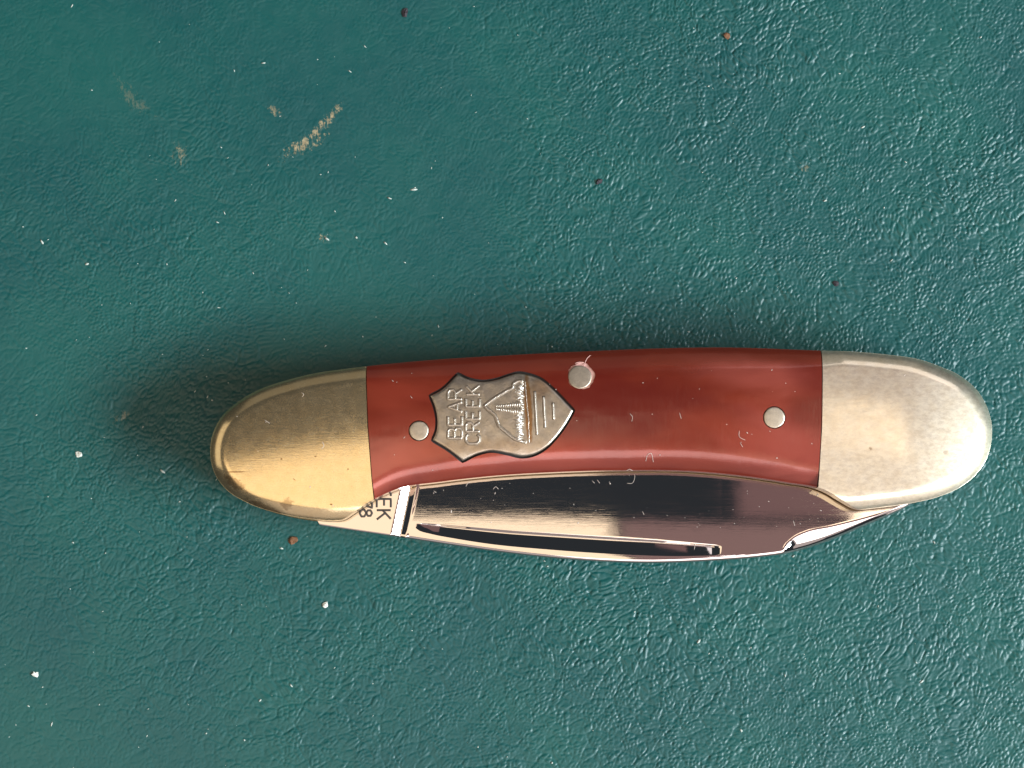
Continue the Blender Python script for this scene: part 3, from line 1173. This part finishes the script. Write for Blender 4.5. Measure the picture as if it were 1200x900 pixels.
for pl in (mountain, [(567.5, 476.5), (580, 487), (584.5, 499.5), (603, 514.5), (617.5, 518.5)]):
    tar.add(tube(P(dense(pl, 2), ZTOP), szt, 0.22, 8, 0.11))
for a, b2 in (((626.5, 458.5), (629.3, 510)), ((636.8, 464.5), (638.8, 501.5)), ((648, 472), (648.8, 492))):
    tar.add(tube(P(dense([a, b2], 2), ZTOP), szt, 0.2, 8, 0.1))
link_mesh('tarnish', tar.v, tar.f, nickel_tarnish, shield)
em = link_mesh('emblem', acc.v, acc.f, nickel_line, shield)
em['label'] = 'raised mountain with a tree above three water lines'

# ------------------------------------------------------------------ crumbs and dust
white_lint = plain('pale_lint', (0.66, 0.68, 0.62), 0.8)
fine_dust = plain('fine_dust', (0.42, 0.47, 0.43), 0.85)
brown_crumb = plain('brown_crumb_matter', (0.16, 0.075, 0.035), 0.8)
dark_crumb = plain('dark_crumb_matter', (0.022, 0.016, 0.022), 0.75)


def lump(c, r, seed, flat=0.6, stretch=1.0, ang=0.0):
    g = np.random.default_rng(seed)
    bm = bmesh.new()
    bmesh.ops.create_icosphere(bm, subdivisions=2, radius=1.0)
    ca, sa = math.cos(ang), math.sin(ang)
    k = g.normal(size=(5, 3))
    vs = []
    for v_ in bm.verts:
        co = np.array(v_.co)
        s_ = 1 + 0.30 * sum(math.sin(2.2 * float(co @ kk) + i) for i, kk in enumerate(k)) * 0.7
        co = co * s_ * r * np.array([stretch, 1, flat])
        vs.append((c[0] + co[0] * ca - co[1] * sa, c[1] + co[0] * sa + co[1] * ca, c[2] + co[2]))
    fs = [tuple(v_.index for v_ in f.verts) for f in bm.faces]
    bm.free()
    return vs, fs


crumbs = [
    (475, 12.5, 0.42, dark_crumb, 'dark purple-black crumb on the leather, the largest of the dark crumbs', 1.15, 0.9),
    (853, 41.5, 0.36, brown_crumb, 'reddish-brown crumb with a dark side on open leather', 1.1, 0.6),
    (342.5, 634, 0.45, brown_crumb, 'brown flake on the leather below the golden bolster', 1.1, 0.4),
    (702, 212.5, 0.28, dark_crumb, 'small dark crumb on leather above the handle scale', 1.2, 0.8),
    (979.5, 332, 0.27, dark_crumb, 'small dark crumb on leather above the pale bolster', 1.0, 0.3),
    (92, 533, 0.34, white_lint, 'white fleck on the leather beside the golden bolster\'s shadow', 1.1, 0.2),
    (381.5, 708, 0.27, white_lint, 'white fleck on leather below the blade tang', 1.1, 0.7),
    (40.5, 790.5, 0.30, white_lint, 'round white fleck alone on worn leather far from the knife', 1.0, 0.0),
]
for i, (px, py, r, mt, lab, stc, an) in enumerate(crumbs):
    x, y = un(px, py, 0.2)
    vs, fs = lump((0, 0, r * 0.3), r, 30 + i, 0.55, stc, an)
    o = link_mesh('crumb' if mt is not white_lint else 'dust_fleck', vs, fs, mt, smooth=False)
    o.location = (float(x) * MM, float(y) * MM, ground_z(x, y) * MM)
    o['label'] = lab
    o['category'] = 'crumb' if mt is not white_lint else 'fleck'

# loose dust over the leather: nobody could count it
acc = Acc()
for i in range(420):
    px = rng.uniform(-60, 1260)
    py = rng.uniform(-60, 960)
    if px > 600 and rng.random() < 0.45:
        continue
    x, y = un(px, py, 0)
    if inside(np.array([[x, y]]), OUT)[0] or seg_dist(np.array([[x, y]]), OUT)[0] < 0.5:
        continue
    r = float(np.clip(rng.lognormal(-2.8, 0.40), 0.035, 0.16))
    gz = ground_z(x, y)
    bm = bmesh.new()
    bmesh.ops.create_icosphere(bm, subdivisions=1, radius=1.0)
    an, stc = rng.uniform(0, 3.14), rng.uniform(1.0, 3.2)
    vs = []
    for v_ in bm.verts:
        cx, cy, cz = v_.co
        cx *= r * stc * rng.uniform(0.8, 1.2); cy *= r * rng.uniform(0.7, 1.2); cz *= r * 0.4
        vs.append((x + cx * math.cos(an) - cy * math.sin(an), y + cx * math.sin(an) + cy * math.cos(an), gz + r * 0.15 + cz))
    acc.add((vs, [tuple(v_.index for v_ in f.verts) for f in bm.faces]))
    bm.free()
dust = link_mesh('dust', acc.v, acc.f, fine_dust)
dust['kind'] = 'stuff'
dust['label'] = 'fine pale dust scattered over the green leather'
dust['category'] = 'dust'

# lint on the knife
acc = Acc()


def top_z(p):
    z = surf(p)
    return z + 0.03


def blade_top(p):
    return np.full(len(p), ZB - 0.42)


def hair(pts, r, zf, zpx):
    acc.add(tube(catmull(P(pts, zpx), 0.15), zf, r, 5, 0.8))


for h in ([(757, 540), (760, 532), (762, 531), (766, 541)], [(738, 485), (741, 489), (740, 494)], [(796, 484), (798, 491)], [(866, 505), (866, 512), (873, 516)], [(867, 519), (870, 524)],
          [(735, 551), (738, 549), (742, 551)], [(353, 460), (356, 462), (354, 465)], [(378, 518), (380, 523), (377, 526)], [(310, 492), (316, 496)], [(459, 445), (461, 447)], [(481, 464), (483, 467)],
          [(473, 514), (475, 512)]):
    hair(h, 0.025, top_z, 12.2)
for h in ([(735, 566), (741, 566), (744, 560), (744, 556)], [(930, 610), (932, 616)], [(546, 570), (548, 566), (551, 565)], [(578, 573), (581, 570), (584, 573)], [(694, 563), (697, 566)], [(700, 562), (703, 566)],
          [(753, 599), (755, 603)], [(816, 634), (814, 643)], [(508, 575), (511, 577)]):
    hair(h, 0.023, blade_top, ZB)
for i in range(105):
    t = rng.random()
    if t < 0.45:
        px, py = rng.uniform(500, 985), rng.uniform(560, 640)
        ysp = np.interp(px, SP[:, 0], SP[:, 1])
        ybt = np.interp(px, [439, 467, 517, 580, 655, 730, 812, 875, 925, 958], [585, 572, 564, 557, 553, 551, 552, 558, 565, 571])
        py = ybt + (ysp - ybt) * rng.uniform(0.08, 0.62)
        x, y = un(px, py, ZB)
        j = int(np.argmin(np.abs(xs - px)))
        jj = int(np.argmin(np.abs(PYs[j] - py)))
        z = ZB + Z[j, jj] + 0.01
    else:
        px, py = rng.uniform(270, 1140), rng.uniform(420, 595)
        x, y = un(px, py, 12.0)
        qq = np.array([[x, y]])
        if not inside(qq, OUT)[0] or seg_dist(qq, OUT)[0] < 0.8:
            continue
        z = surf1(x, y) + 0.01
    r = float(np.clip(rng.lognormal(-3.35, 0.45), 0.015, 0.085))
    bm = bmesh.new()
    bmesh.ops.create_icosphere(bm, subdivisions=1, radius=1.0)
    an, stc = rng.uniform(0, 3.14), rng.uniform(1.0, 2.5)
    vs = []
    for v_ in bm.verts:
        cx, cy, cz = v_.co
        cx *= r * stc; cy *= r; cz *= r * 0.6
        vs.append((x + cx * math.cos(an) - cy * math.sin(an), y + cx * math.sin(an) + cy * math.cos(an), z + cz))
    acc.add((vs, [tuple(v_.index for v_ in f.verts) for f in bm.faces]))
    bm.free()
lint = link_mesh('lint', acc.v, acc.f, plain('dull_lint', (0.52, 0.45, 0.40), 0.85))
lint['kind'] = 'stuff'
lint['label'] = 'pale lint and dust specks lying on the knife'
lint['category'] = 'lint'
